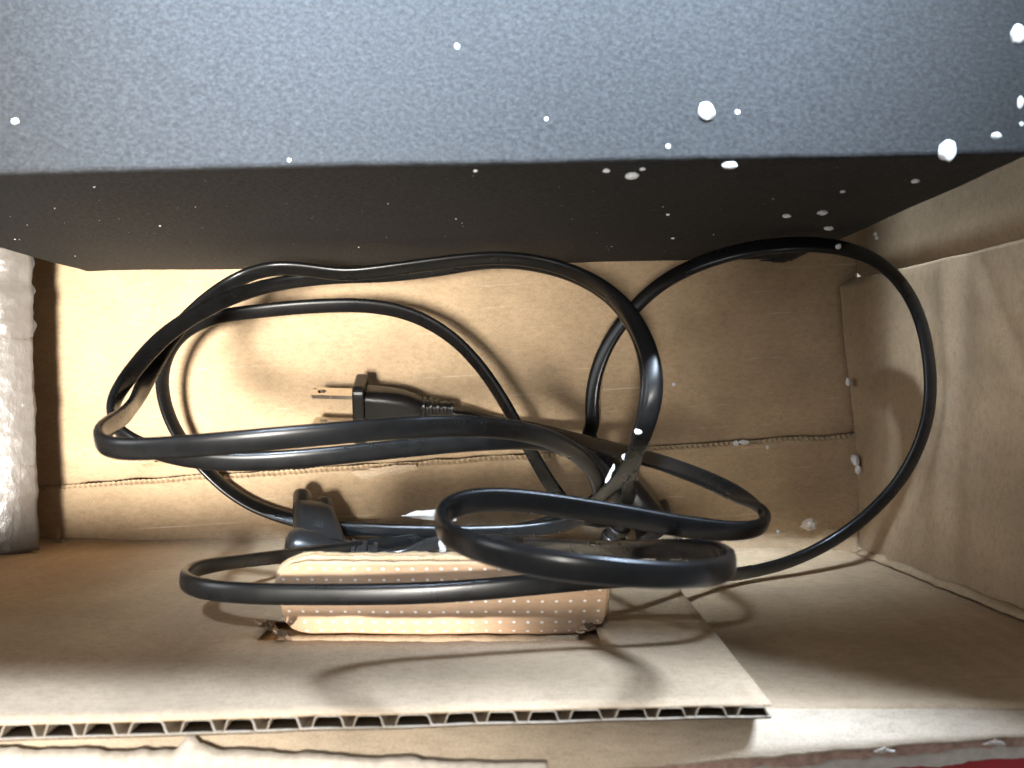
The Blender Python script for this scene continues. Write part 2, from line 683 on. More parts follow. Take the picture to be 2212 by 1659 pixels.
# --- hand-hole flap: still hinged along the lower edge of the hole, bent inward
hf0 = Vector((0, FY + 0.0003, 0.1040))
hf1 = Vector((0, -0.0442, 0.1165))
fl_len = (hf1 - hf0).length
fdir = (hf1 - hf0).normalized()
fnor = Vector((1, 0, 0)).cross(fdir).normalized()
if fnor.z < 0:
    fnor = -fnor
FX0, FX1 = P(601, 1260, 112).x, P(1313, 1270, 112).x


def flap_half(s):
    """x range of the flap at distance s from the hinge (rounded at both ends)"""
    w = 0.0
    r = 0.0085
    if s < r:
        w = r - math.sqrt(max(0, r * r - (r - s) ** 2))
        w *= 0.85
    if s > fl_len - r:
        k = s - (fl_len - r)
        w = max(w, r - math.sqrt(max(0, r * r - k * k)))
    return FX0 + w, FX1 - w


def flap_layer(off, shrink, rag, name, mat, parent, thick):
    nu, nv = 150, 22
    verts, faces, uvs = [], [], []
    for i in range(nu + 1):
        for j in range(nv + 1):
            s = fl_len * j / nv
            a, b = flap_half(s)
            x = a + shrink + (b - a - 2 * shrink) * i / nu
            s2 = s
            if j == nv:
                s2 += rag * (nz(x, off * 999, 0, 420) + nz(x, off * 77, 0, 150)) - shrink
            if i in (0, nu):
                x += rag * nz(s, off * 500, 3, 600)
            bow = 0.00025 * math.sin(math.pi * i / nu) + 0.0003 * nz(x, s, 0, 60)
            # crease along the hinge: the first millimetres rise towards the hole
            cre = 0.0010 * (1 - sstep(0, 0.004, s))
            p = hf0 + fdir * s2 + fnor * (off + bow - cre)
            verts.append((x, p.y, p.z))
            uvs.append(((x - FX0) / 0.00365, s / 0.00365))
    for i in range(nu):
        for j in range(nv):
            a = i * (nv + 1) + j
            faces.append((a, a + nv + 1, a + nv + 2, a + 1))
    me = mesh(name, verts, faces)
    ul = me.uv_layers.new(name='UVMap')
    for lp in me.loops:
        ul.data[lp.index].uv = uvs[lp.vertex_index]
    o = link(name, me, mat, parent, True)
    solid(o, thick, 0)
    return o


hf = flap_layer(0.0, 0.0, 0.0003, 'handle_flap', M['dots'], front, 0.0005)
hf['label'] = 'dotted hand-hole flap bent inward'
flap_layer(-0.0008, 0.0022, 0.0006, 'flap_layer', M['flute'], front, 0.0003)
flap_layer(-0.0014, -0.0006, 0.0005, 'flap_layer', M['edge'], front, 0.0007)
flap_layer(-0.0021, -0.0010, 0.0005, 'flap_layer', M['flute'], front, 0.0006)

# pale strip added on the sill to paint in light from the hole
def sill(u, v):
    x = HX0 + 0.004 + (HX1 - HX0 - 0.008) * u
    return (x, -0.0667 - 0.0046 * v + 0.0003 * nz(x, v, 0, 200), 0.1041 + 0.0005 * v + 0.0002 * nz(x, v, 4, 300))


solid(link('painted_sill_light', grid('painted_sill_light', 90, 4, sill), M['torn'], front, True), 0.0003, 1)

# torn paper at both ends of the hinge
rnd = random.Random(5)


def on_wall(px, py, y):
    """point of the plane at depth y (metres) seen at px, py"""
    return P(px, py, (H + y * F / (py - 829.5)) * 1000)


def tear(px, py, n, sx, sy, slope, seed):
    rnd = random.Random(seed)
    for k in range(n):
        f = (k + 0.5) / n * 2 - 1
        cx, cy = px + f * sx, py + f * sx * slope + rnd.uniform(-sy, sy)
        w, t = rnd.uniform(10, 19), rnd.uniform(5, 9)
        a = math.atan(slope) + rnd.uniform(-0.5, 0.5)
        ca, sa = math.cos(a), math.sin(a)
        yb = -0.0650 + 0.0028 * rnd.random()
        pts = []
        for ux, uy in ((-1, -.4), (-.3, -1), (.7, -.8), (1, .2), (.3, .9), (-.8, .7)):
            qx, qy = ux * w * rnd.uniform(.7, 1.1), uy * t * rnd.uniform(.7, 1.1)
            pts.append(on_wall(cx + qx * ca - qy * sa, cy + qx * sa + qy * ca, yb + 0.0012 * uy))
        scrap('torn_paper', pts, (M['torn'], M['liner'], M['shaded_medium'])[k % 3], liner, 0.0004, seed * 31 + k)


tear(592, 1358, 7, 34, 6, 0.55, 11)
tear(1283, 1346, 7, 30, 5, -0.62, 13)

# rim: the front closing flap folded outward over the top of the wall
def rim_edge_y(x):
    # free edge, slanting inward to the right
    return -0.0767 + 0.082 * (min(x, 0.13) - 0.032) + 0.00045 * nz(x, 2, 0, 70) + 0.0003 * nz(x, 7, 0, 260)


def rim_fn(u, v):
    x = -0.207 + 0.363 * u
    y0 = FY - 0.0005
    y1 = rim_edge_y(x)
    y = y0 + (y1 - y0) * v
    z = WALL_TOP - 0.0002 + 0.0062 * math.sin(min(1, v * 1.15) * math.pi / 2) + 0.0005 * nz(x, y, 1, 60)
    return (x, y, z)


rim = link('front_closing_flap', grid('front_closing_flap', 260, 14, rim_fn), M['rim'], box, True)
solid(rim, 0.0006, 1)
rim['label'] = 'front closing flap folded outward over the rim'


def rim_layer(dz, ext, rag, name, mat, sl=0.0, thick=0.0006):
    def fn(u, v):
        x = -0.207 + 0.363 * u
        e = rim_edge_y(x)
        y = e + 0.0006 - (0.0006 + ext * (1 + rag * nz(x, dz * 900, 0, 120) + rag * nz(x, dz * 333, 0, 400))) * v
        z = WALL_TOP + 0.0055 - dz - sl * v + 0.0003 * nz(x, dz * 777, 0, 90)
        return (x, y, z)
    o = link(name, grid(name, 300, 4, fn), mat, rim, False)
    solid(o, thick)
    return o


rim_layer(0.0012, 0.0024, 0.4, 'torn_edge', M['pink_edge'])
rim_layer(0.0022, 0.0054, 0.12, 'paper_layer', M['white_paper'])
rim_layer(0.0030, 0.0125, 0.0, 'red_printed_face', M['red'], 0.004)


# torn paper layer left on the outer part of the folded flap
def torn_layer(u, v):
    x = -0.118 + 0.125 * u
    px = 1106 + x / 0.158 * F
    y0 = -0.0741 - 0.0018 * sstep(450, 1150, px) + 0.0005 * nz(x, 1.5, 0, 120) + 0.0003 * nz(x, 6.5, 0, 420)
    y0 += 0.0030 * max(0, 1 - abs(px - 398) / 26) + 0.0010 * max(0, 1 - abs(px - 430) / 40)
    y1 = rim_edge_y(x) + 0.0004
    y = y0 + (min(y1, y0 - 0.0006) - y0) * v
    q = max(0.0, min(1.0, (FY - 0.0005 - y) / (FY - 0.0005 - rim_edge_y(x))))
    z = WALL_TOP - 0.0002 + 0.0062 * math.sin(min(1, q * 1.15) * math.pi / 2) + 0.0005 * nz(x, y, 1, 60) + 0.0012
    return (x, y, z)


o = link('torn_paper', grid('torn_layer', 220, 6, torn_layer), M['white_paper'], rim, True)
solid(o, 0.0003, 1)
for k, (px, py, w, hh) in enumerate(((2150, 1600, 26, 8), (1910, 1616, 22, 7))):
    scrap('torn_paper', [P(px - w, py + hh, 154.6), P(px - w * .4, py + hh * .2, 155.4), P(px, py - hh * .35, 155.6), P(px + w * .5, py + hh * .3, 155.4), P(px + w, py + hh, 154.6), P(px, py + hh * 1.2, 154.4)],
          M['white_paper'], rim, 0.0003, 60 + k)


# --- right side: recessed wall and a bulging inner panel in front of it
def side_x(h):
    return 0.1383 + 0.107 * h


def right_wall(u, v):
    y = -0.075 + 0.30 * u
    z = -0.004 + 0.160 * v
    return (side_x(z) + (0.0008 if y > 0.0405 else 0.0075) + 0.0004 * nz(y, z, 1, 20), y, z)


link('right_wall', grid('right_wall', 50, 24, right_wall), M['side'], box, True)
PANEL_Y = 0.0418


def panel(u, v):
    y = FY - 0.003 + (PANEL_Y - FY + 0.003) * u
    z = 0.0022 + 0.150 * v ** 1.4
    b = 0.0100 * (max(0, (y + 0.067)) / 0.109) ** 1.4
    k = math.exp(-z / 0.017)
    x = side_x(z) - b * k - 0.0016 * math.exp(-z / 0.004)
    # rounded end by the seam
    x += 0.0060 * sstep(0.0375, PANEL_Y, y) ** 2 * k
    # soft crushed folds running along the panel
    x += 0.0005 * math.exp(-((z - 0.060 - 0.06 * y) / 0.0045) ** 2) - 0.0004 * math.exp(-((z - 0.050 - 0.06 * y) / 0.004) ** 2)
    x -= 0.0004 * math.exp(-((z - 0.022 - 0.05 * y) / 0.0035) ** 2)
    dia = (z - 0.075) - 0.55 * (0.025 - y)
    x += 0.0004 * math.exp(-(dia / 0.003) ** 2) * sstep(0.058, 0.068, z)
    x += 0.0010 * nz(y, z, 6, 22) + 0.0003 * nz(y, z, 8, 90)
    return (x, y, z)


pn = link('right_panel', grid('right_panel', 90, 80, panel), M['side'], box, True)
solid(pn, 0.0016, 1)
pn['label'] = 'bulging inner panel of the right wall'


# crushed paper along the corner between right panel and front wall
def corner(u, v):
    z = 0.004 + 0.125 * u
    w = 0.0016 + 0.0007 * nz(z, 1, 0, 90)
    x = side_x(z) + 0.0018 - 0.0055 * v + 0.0010 * nz(z, 2 + v, 0, 120)
    y = FY + 0.0006 + w * math.sin(v * math.pi) + 0.0006 * nz(z, v, 5, 200)
    return (x, y, z)


o = link('corner_fold', grid('corner_fold', 70, 6, corner), M['wall'], box, True)
solid(o, 0.0004, 0)
for k, (px, py, h) in enumerate(((1880, 1208, 6), (1893, 1218, 9), (1872, 1200, 4), (1850, 1186, 3))):
    scrap('torn_paper', [P(px - 14, py - 4, h), P(px, py - 10, h + 2), P(px + 12, py - 2, h + 1), P(px + 9, py + 9, h - 1), P(px - 8, py + 8, h)], M['liner'], box, 0.0009, 90 + k)
# crumpled paper ridge where the lower flap meets the front wall at the right
for k, (x0, x1, yy) in enumerate(((1790, 1866, 1142),)):
    scrap('torn_paper', [P(x0, yy + 2, 3), P((x0 + x1) / 2, yy - 4, 4.2), P(x1, yy - 7, 4), P(x1 - 6, yy + 3, 3.4), P((x0 + x1) / 2, yy + 6, 3.2)], M['liner'], lowflap, 0.0011, 97 + k)

# left and back walls
link('left_wall', grid('left_wall', 20, 12, lambda u, v: (-0.2065 - 0.05 * 0.15 * v, -0.075 + 0.30 * u, -0.006 + 0.157 * v)), M['side'], box, True)
link('back_wall', grid('back_wall', 30, 12, lambda u, v: (-0.21 + 0.37 * u, 0.2205, -0.006 + 0.155 * v)), M['wall'], box, True)
o = link('back_closing_flap', grid('back_closing_flap', 30, 6, lambda u, v: (-0.21 + 0.37 * u, 0.2212 + 0.004 * v + 0.0006 * nz(u * 8, v), 0.1495 + 0.0765 * v)), M['wall'], box, True)
solid(o, 0.003, 0)
o = link('right_closing_flap', grid('right_closing_flap', 30, 6, lambda u, v: (0.1585 + 0.003 * v + 0.0006 * nz(u * 8, v), -0.069 + 0.29 * u, 0.1545 + 0.037 * v)), M['side'], box, True)
solid(o, 0.003, 0)

# ------------------------------------------------------------------ taped insert along the left wall
ins = thing('taped_insert', 'cardboard insert covered in shiny clear tape along the left wall', 'insert', (-0.19, 0, 0))


def ins_top(u, v):
    y = -0.0625 + 0.2725 * u
    t = (y + 0.0615) / 0.11
    e = P(85, 1195, 17).x + (P(66, 560, 17).x - P(85, 1195, 17).x) * min(1.2, t)
    e += 0.0009 * nz(y, 3, 0, 70) + 0.0005 * nz(y, 6, 0, 260)
    if y > 0.026 and y < 0.044:
        e -= 0.0016 * math.sin((y - 0.026) / 0.018 * math.pi) * nz(y, 1, 0, 200)
    x = e + (-0.205 - e) * v
    z = 0.0165 + 0.013 * v + 0.0008 * math.sin(v * 5 + 0.6) + 0.0006 * nz(x, y, 1, 45) + 0.0002 * nz(x, y, 3, 140)
    # front end cut on a slant
    yy = y - (1 - u) ** 12 * 0.004 * v
    return (x, yy, z)


ob = link('board', grid('insert_board', 160, 26, ins_top), M['tape'], ins, True)
solid(ob, 0.0016)
ob.modifiers['thickness'].offset = 1 if False else -1


def tape_strip(name, y0, y1, seed, lip):
    def fn(u, v):
        y = y0 + (y1 - y0) * u
        uu = (y + 0.0615) / 0.2715
        p = Vector(ins_top(max(0, min(1, uu)), v))
        e = lip * (1 - v) * (0.5 + 0.9 * nz(y, seed, 0, 300))
        p.x += max(0, e)
        p.z += 0.0007 + 0.0012 * abs(nz(p.x, y, seed, 120)) + 0.0006 * math.sin(u * 9 + seed)
        p.y = y + 0.0008 * nz(p.x, seed, 0, 260)
        return p
    o = link(name, grid(name, 40, 30, fn), M['clear_tape'], ins, True)
    return o


tape_strip('tape_strip', 0.0175, 0.0520, 4, 0.0022)
tape_strip('tape_strip', -0.0300, 0.0160, 9, 0.0)

# ------------------------------------------------------------------ dark grey case
case = thing('grey_case', 'dark grey speckled case lying along the back of the carton, dotted with foam beads', 'case', (-0.03, 0.12, 0))
A0, B0 = P(190, 588, 0), P(1720, 560, 0)
cx_dir = (B0 - A0).normalized()
cy_dir = Vector((-cx_dir.y, cx_dir.x, 0))
CL = (B0 - A0).length
CH = 0.1432
CD = 0.155
CZ = 0.0012


def case_pt(a, b, z):
    return A0 + cx_dir * a + cy_dir * b + Vector((0, 0, z))


bm = bmesh.new()
nx, ny, nzz = 90, 30, 36
vmap = {}


def cv(i, j, k):
    key = (i, j, k)
    if key not in vmap:
        a, b, z = CL * i / nx, CD * j / ny, CZ + (CH - CZ) * k / nzz
        p = case_pt(a, b, z)
        p += Vector((0.0002 * nz(a, b, z, 40), 0.00045 * nz(a, z, b, 25) + 0.00015 * nz(a, z, 3, 160), 0.0003 * nz(a, b, 2, 30)))
        vmap[key] = bm.verts.new(p)
    return vmap[key]


for i in range(nx):
    for j in range(ny):
        bm.faces.new((cv(i, j, nzz), cv(i + 1, j, nzz), cv(i + 1, j + 1, nzz), cv(i, j + 1, nzz)))
        bm.faces.new((cv(i, j, 0), cv(i, j + 1, 0), cv(i + 1, j + 1, 0), cv(i + 1, j, 0)))
for i in range(nx):
    for k in range(nzz):
        bm.faces.new((cv(i, 0, k), cv(i + 1, 0, k), cv(i + 1, 0, k + 1), cv(i, 0, k + 1)))
        bm.faces.new((cv(i, ny, k), cv(i, ny, k + 1), cv(i + 1, ny, k + 1), cv(i + 1, ny, k)))
for j in range(ny):
    for k in range(nzz):
        bm.faces.new((cv(0, j, k), cv(0, j, k + 1), cv(0, j + 1, k + 1), cv(0, j + 1, k)))
        bm.faces.new((cv(nx, j, k), cv(nx, j + 1, k), cv(nx, j + 1, k + 1), cv(nx, j, k + 1)))
body = link('body', bm_mesh('case_body', bm), M['case'], case)
bv = body.modifiers.new('edge_round', 'BEVEL')
bv.width = 0.0011
bv.segments = 3
bv.angle_limit = math.radians(50)
for p in body.data.polygons:
    p.use_smooth = True
body.data.set_sharp_from_angle(angle=math.radians(50))
# scuffed paper covering sticking out at the lower right corner and the lower left corner
scrap('torn_covering', [P(1640, 562, 1.6), P(1680, 561, 1.8), P(1722, 553, 4), P(1742, 544, 7), P(1716, 560, 2.2), P(1690, 568, 1.6)], M['case'], case, 0.0006, 41)


# ------------------------------------------------------------------ cords
def catmull(pts, ths, step=0.0012, smooth=26):
    n = len(pts)
    out, th = [], []
    for i in range(n - 1):
        p0 = pts[i - 1] if i > 0 else pts[0] * 2 - pts[1]
        p1, p2 = pts[i], pts[i + 1]
        p3 = pts[i + 2] if i + 2 < n else pts[-1] * 2 - pts[-2]
        t0 = 0.0
        t1 = t0 + max(1e-6, (p1 - p0).length) ** 0.5
        t2 = t1 + max(1e-6, (p2 - p1).length) ** 0.5
        t3 = t2 + max(1e-6, (p3 - p2).length) ** 0.5
        k = max(2, int((p2 - p1).length / step))
        for j in range(k):
            f = j / k
            t = t1 + (t2 - t1) * f
            a1 = p0 * ((t1 - t) / (t1 - t0)) + p1 * ((t - t0) / (t1 - t0))
            a2 = p1 * ((t2 - t) / (t2 - t1)) + p2 * ((t - t1) / (t2 - t1))
            a3 = p2 * ((t3 - t) / (t3 - t2)) + p3 * ((t - t2) / (t3 - t2))
            b1 = a1 * ((t2 - t) / (t2 - t0)) + a2 * ((t - t0) / (t2 - t0))
            b2 = a2 * ((t3 - t) / (t3 - t1)) + a3 * ((t - t1) / (t3 - t1))
            out.append(b1 * ((t2 - t) / (t2 - t1)) + b2 * ((t - t1) / (t2 - t1)))
            th.append(ths[i] + (ths[i + 1] - ths[i]) * f)
    out.append(pts[-1].copy())
    th.append(ths[-1])
    # even spacing, then relax the small kinks at the control points
    acc = [0.0]
    for i in range(1, len(out)):
        acc.append(acc[-1] + (out[i] - out[i - 1]).length)
    m_ = int(acc[-1] / step)
    ev, et, k = [], [], 0
    for i in range(m_ + 1):
        d = acc[-1] * i / m_
        while k < len(out) - 2 and acc[k + 1] < d:
            k += 1
        f = (d - acc[k]) / max(1e-9, acc[k + 1] - acc[k])
        ev.append(out[k].lerp(out[k + 1], f))
        et.append(th[k] + (th[k + 1] - th[k]) * f)
    out, th = ev, et
    for _ in range(smooth):
        o2 = out[:]
        t2_ = th[:]
        for i in range(1, len(out) - 1):
            o2[i] = out[i] * 0.5 + (out[i - 1] + out[i + 1]) * 0.25
            t2_[i] = th[i] * 0.5 + (th[i - 1] + th[i + 1]) * 0.25
        out, th = o2, t2_
    return out, th


CW, CT = 0.0054, 0.0025          # flat twin cord: width and thickness


def stadium(n=20):
    pts = []
    r = CT / 2
    L = CW / 2 - r
    for k in range(n):
        a = 2 * math.pi * k / n
        c, s = math.cos(a), math.sin(a)
        # flattened superellipse with full round edges and faintly hollow flats
        x = (abs(c) ** 0.75) * (1 if c >= 0 else -1) * CW / 2
        y = (abs(s) ** 0.82) * (1 if s >= 0 else -1) * r
        y *= 1 - 0.05 * math.exp(-(x / (L * 0.5)) ** 2)
        pts.append((x, y))
    return pts


PROFILE = stadium()


def sweep_cord(name, ctrl, parent):
    """ctrl rows: picture x, y, height, turn of the flat side, optional normal of the flat side at tight bends"""
    pts = [P(*c[:3]) for c in ctrl]
    n = len(pts)
    nor = []
    up = Vector((0, 0, 1))
    for i, c in enumerate(ctrl):
        if len(c) > 4:
            nor.append(Vector(c[4]).normalized())
            continue
        t = (pts[min(n - 1, i + 1)] - pts[max(0, i - 1)]).normalized()
        side = t.cross(up).normalized()
        upp = side.cross(t).normalized()
        ang = math.radians(c[3])
        nor.append(upp * math.cos(ang) + side * math.sin(ang))
    path, th = catmull(pts, [float(i) for i in range(n)])
    nv_ = []
    for f in th:
        i = max(0, min(n - 2, int(f)))
        nv_.append(nor[i].lerp(nor[i + 1], f - i))
    fr = []
    for i, p in enumerate(path):
        t = (path[min(len(path) - 1, i + 1)] - path[max(0, i - 1)]).normalized()
        q = (nv_[i] - t * nv_[i].dot(t)).normalized()
        fr.append((p, t, q, t.cross(q).normalized()))
    for _ in range(60):
        f2 = fr[:]
        for i in range(1, len(fr) - 1):
            q = fr[i - 1][2] + fr[i][2] * 2 + fr[i + 1][2]
            p, t = fr[i][0], fr[i][1]
            q = (q - t * q.dot(t)).normalized()
            f2[i] = (p, t, q, t.cross(q).normalized())
        fr = f2
    m_ = len(PROFILE)
    verts, faces = [], []
    for p, t, n, w in fr:
        for x, y in PROFILE:
            verts.append(p + w * x + n * y)
    for i in range(len(fr) - 1):
        for k in range(m_):
            faces.append((i * m_ + k, i * m_ + (k + 1) % m_, (i + 1) * m_ + (k + 1) % m_, (i + 1) * m_ + k))
    faces.append(tuple(range(m_))[::-1])
    faces.append(tuple((len(fr) - 1) * m_ + k for k in range(m_)))
    o = link(name, mesh(name, verts, faces), M['cord'], parent, True)
    return o, fr


def rrect(w, h, r, n=5):
    pts = []
    for cx, cy, a0 in ((w / 2 - r, h / 2 - r, 0), (-w / 2 + r, h / 2 - r, 90), (-w / 2 + r, -h / 2 + r, 180), (w / 2 - r, -h / 2 + r, 270)):
        for k in range(n + 1):
            a = math.radians(a0 + 90 * k / n)
            pts.append((cx + r * math.cos(a), cy + r * math.sin(a)))
    return pts


def make_plug(parent, tip_dir, spacing_dir, flange_c):
    """two-blade plug: tip_dir points along the blades, spacing_dir from one blade to the other"""
    d = tip_dir.normalized()
    w = (spacing_dir - d * spacing_dir.dot(d)).normalized()
    v = d.cross(w).normalized()

    def q(a, b, c):
        return flange_c + d * a + w * b + v * c

    def sec(a, ww, hh, r):
        return [q(a, x, y) for x, y in rrect(ww, hh, r)]
    bm = bmesh.new()
    bw = [(0.0, 17.8, 11.4, 3.2), (-3, 17.6, 11.2, 3.4), (-8, 17.2, 11.0, 3.6), (-13, 16.0, 10.6, 3.8), (-17, 13.8, 9.9, 3.8), (-19.5, 12.0, 9.2, 3.6), (-21, 10.4, 8.4, 3.4)]
    loft(bm, [sec(a / 1000, x / 1000, y / 1000, r / 1000) for a, x, y, r in bw])
    pl = link('plug', bm_mesh('plug', bm), M['plug'], parent, True)
    pl.data.set_sharp_from_angle(angle=math.radians(45))
    bm = bmesh.new()
    loft(bm, [sec(a / 1000, x / 1000, y / 1000, r / 1000) for a, x, y, r in ((-.2, 23.8, 15.4, 3.0), (0.2, 24.4, 16.0, 3.2), (3.4, 24.4, 16.0, 3.2), (4.0, 23.6, 15.2, 2.8))])
    fo = link('flange', bm_mesh('flange', bm), M['plug'], pl)
    for s in (-1, 1):
        bm = bmesh.new()
        # blade: 17.5 x 6.35 x 1.5 mm with a hole near the tip, built as an outline with a hole
        L, W, T = 0.0175, 0.00635, 0.0015
        nseg = 32
        hc = L - 0.0042
        hr = 0.0016
        ring = [(hc + hr * math.cos(2 * math.pi * k / nseg), hr * math.sin(2 * math.pi * k / nseg)) for k in range(nseg)]
        outl = []
        for k in range(nseg):
            a = 2 * math.pi * k / nseg
            c, s_ = math.cos(a), math.sin(a)
            sc = min((0.0042 if c > 0 else 0.0044) / max(abs(c), 1e-6), (W / 2) / max(abs(s_), 1e-6))
            outl.append((hc + c * sc, s_ * sc))
        layers = []
        for tt in (-T / 2, T / 2):
            layers.append(([bm.verts.new(q(0.003 + a, s * 0.00635 + tt, b)) for a, b in ring],
                           [bm.verts.new(q(0.003 + min(a, L - 0.0002), s * 0.00635 + tt * (0.5 if a > L - 0.001 else 1), b * (0.86 if a > L - 0.0005 else 1))) for a, b in outl]))
        for (r1, o1), flip in ((layers[0], 0), (layers[1], 1)):
            for k in range(nseg):
                f_ = [r1[k], r1[(k + 1) % nseg], o1[(k + 1) % nseg], o1[k]]
                bm.faces.new(f_ if flip else f_[::-1])
        for k in range(nseg):
            k2 = (k + 1) % nseg
            bm.faces.new((layers[0][0][k], layers[0][0][k2], layers[1][0][k2], layers[1][0][k]))
            bm.faces.new((layers[0][1][k], layers[1][1][k], layers[1][1][k2], layers[0][1][k2]))
        # shank from the flange to the holed part
        x1 = hc - 0.0040
        vs8 = [bm.verts.new(q(0.003 + a, s * 0.00635 + b, c)) for a in (0, x1) for b in (-T / 2 * 0.985, T / 2 * 0.985) for c in (-W / 2 * 0.99, W / 2 * 0.99)]
        for f_ in ((0, 1, 3, 2), (4, 6, 7, 5), (0, 4, 5, 1), (2, 3, 7, 6), (0, 2, 6, 4), (1, 5, 7, 3)):
            bm.faces.new([vs8[i] for i in f_])
        link('blade', bm_mesh('blade', bm), M['metal'], pl)
    # strain relief: a tapered sleeve with raised collars
    bm = bmesh.new()
    loft(bm, [sec(a / 1000, x / 1000, y / 1000, r / 1000) for a, x, y, r in ((-20.5, 8.6, 6.6, 2.6), (-27, 7.9, 5.6, 2.4), (-33.5, 7.4, 4.6, 2.0))])
    for k, a in enumerate((-22.0, -24.7, -27.4, -30.1, -32.6)):
        ww, hh = 10.4 - 0.55 * k, 8.2 - 0.65 * k
        loft(bm, [sec((a + e) / 1000, (ww - g) / 1000, (hh - g) / 1000, 0.0022) for e, g in ((0.75, 0.5), (0.5, 0.0), (-0.5, 0.0), (-0.75, 0.5))])
    link('strain_relief', bm_mesh('strain_relief', bm), M['plug'], pl)
    return pl, q


def make_connector(parent, body_pts, nose_vec, nose_at, with_mark):
    """right-angled two-hole connector: rounded body along body_pts, twin-lobed nose along nose_vec"""
    a, b = body_pts
    d = (b - a).normalized()
    nv = nose_vec.normalized()
    u = (nv - d * nv.dot(d)).normalized()
    w = d.cross(u).normalized()
    bm = bmesh.new()
    L = (b - a).length
    secs = []
    for t, wu, ww in ((0.0, 3.0, 3.0), (0.03, 7.6, 7.0), (0.09, 10.6, 9.6), (0.2, 12.0, 11.0), (0.42, 12.0, 11.0), (0.62, 10.8, 10.2), (0.8, 8.8, 8.8), (1.0, 7.8, 7.6)):
        c = a.lerp(b, t)
        secs.append([c + u * x + w * y for x, y in rrect(wu / 1000, ww / 1000, min(wu, ww) / 2000 * 0.86)])
    loft(bm, secs)
    co = link('connector', bm_mesh('connector', bm), M['plug'], parent, True)
    co.data.set_sharp_from_angle(angle=math.radians(60))
    # nose: figure-of-eight sleeve
    bm = bmesh.new()
    c0 = a + d * nose_at
    ln = nose_vec.length
    loft(bm, [[c0 + nv * (ln * f) + d * (x + sh) + w * y for x, y in rrect(ww, tt, min(ww, tt) * 0.42)]
              for f, ww, tt, sh in ((0.05, 0.0195, 0.0100, 0.0022), (0.30, 0.0180, 0.0097, 0.0014), (0.60, 0.0160, 0.0092, 0.0005), (0.72, 0.0152, 0.0088, 0.0), (0.74, 0.0138, 0.0080, 0.0), (0.78, 0.0134, 0.0076, 0.0))])
    for sx, e in ((-1, 1.0), (1, 0.9)):
        cc = c0 + d * sx * 0.0040
        loft(bm, [[cc + nv * (ln * e * f) + d * 0.0035 * k * math.cos(2 * math.pi * i / 20) + w * 0.0042 * k * math.sin(2 * math.pi * i / 20) for i in range(20)] for f, k in ((0.6, 1), (0.94, 1), (0.985, 0.93), (1.0, 0.78))])
    link('nose', bm_mesh('nose', bm), M['plug'], co, True).data.set_sharp_from_angle(angle=math.radians(50))
    # boot with two collars
    bm = bmesh.new()
    c = b - d * 0.001

    def bs(t, ww):
        return [c + d * t + u * x + w * y for x, y in rrect(ww, ww * 0.86, ww * 0.38)]
    loft(bm, [bs(0, 0.0078), bs(0.009, 0.0068), bs(0.013, 0.0062)])
    for t in (0.003, 0.0072, 0.0112):
        loft(bm, [bs(t - 0.0009, 0.0086), bs(t - 0.0006, 0.0092), bs(t + 0.0006, 0.0092), bs(t + 0.0009, 0.0086)])
    link('boot', bm_mesh('boot', bm), M['plug'], co)
    return co, (d, u, w, c0, nv)


# ---- cord one: plug on the floor at the centre, ends in the angled connector
cord1 = thing('power_cord', 'black flat power cord with plug lying on the floor and connector by the hand hole', 'power cord', (0, -0.02, 0), 'black power cords')
fl1 = P(791, 884, 12.5)
roll = math.radians(26)
dir1 = Vector((-1.0, 0.03, 0.06))
# top of the plug leans toward the front wall; flats face up and back
pl1, q1 = make_plug(cord1, dir1, Vector((0, math.cos(roll), math.sin(roll))), fl1)
e1 = q1(-0.0325, 0, 0)
pe = q1(-0.040, 0, 0)


def to_px(v):
    s = (H - v.z) / F
    return (1106 + v.x / s, 829.5 - v.y / s, v.z * 1000)


ctrl1 = [(*to_px(e1), -64), (*to_px(pe), -64),
         (1050, 906, 7.5, -60), (1140, 922, 10, -45), (1230, 945, 22, -35), (1330, 972, 42, -28), (1430, 1000, 63, -25),
         (1540, 1042, 88, -25), (1615, 1082, 106, -32), (1655, 1114, 118, -60), (1648, 1142, 126, -52), (1580, 1148, 130, -24), (1480, 1138, 133, -18),
         (1350, 1115, 137, -16), (1220, 1094, 141, -16), (1100, 1079, 145, -22), (1005, 1082, 150, -42, (.45, -.2, .85)), (948, 1104, 155, -78, (.95, 0, .35)), (946, 1136, 160, -120, (.9, .1, -.4)),
         (1005, 1174, 170, -158), (1120, 1208, 177, -166), (1260, 1228, 179, -166), (1390, 1240, 177, -165), (1490, 1243, 173, -158), (1552, 1234, 166, -130, (-.55, .15, -.8)), (1582, 1216, 154, -95, (-1, 0, -.1)), (1568, 1198, 147, -55, (-.75, 0, .66)),
         (1510, 1188, 140, -22), (1420, 1186, 128, -10), (1330, 1186, 106, -5), (1240, 1182, 72, 0), (1150, 1176, 42, 0), (1030, 1170, 27, 0), (930, 1174, 22, 0),
         (850, 1184, 22, 0), (790, 1186, 23, 0)]
ca, cb = P(616, 1172, 30), P(748, 1190, 25)
d_ = (cb - ca).normalized()
ctrl1[-1] = (*to_px(cb + d_ * 0.010), 0)
ctrl1[-2] = (*to_px(cb + d_ * 0.020), 0)
c1o, fr1 = sweep_cord('cord', ctrl1, cord1)
conn1, cf = make_connector(cord1, (ca, cb), Vector((-0.0045, 0.0165, -0.0150)), 0.0105, True)
# moulded triangle mark and two strokes on the side of the nose
d, u, w, c0, nv = cf
side_n = w if w.y > 0 else -w
if side_n.z < 0 and abs(side_n.z) > 0.3:
    side_n = -side_n


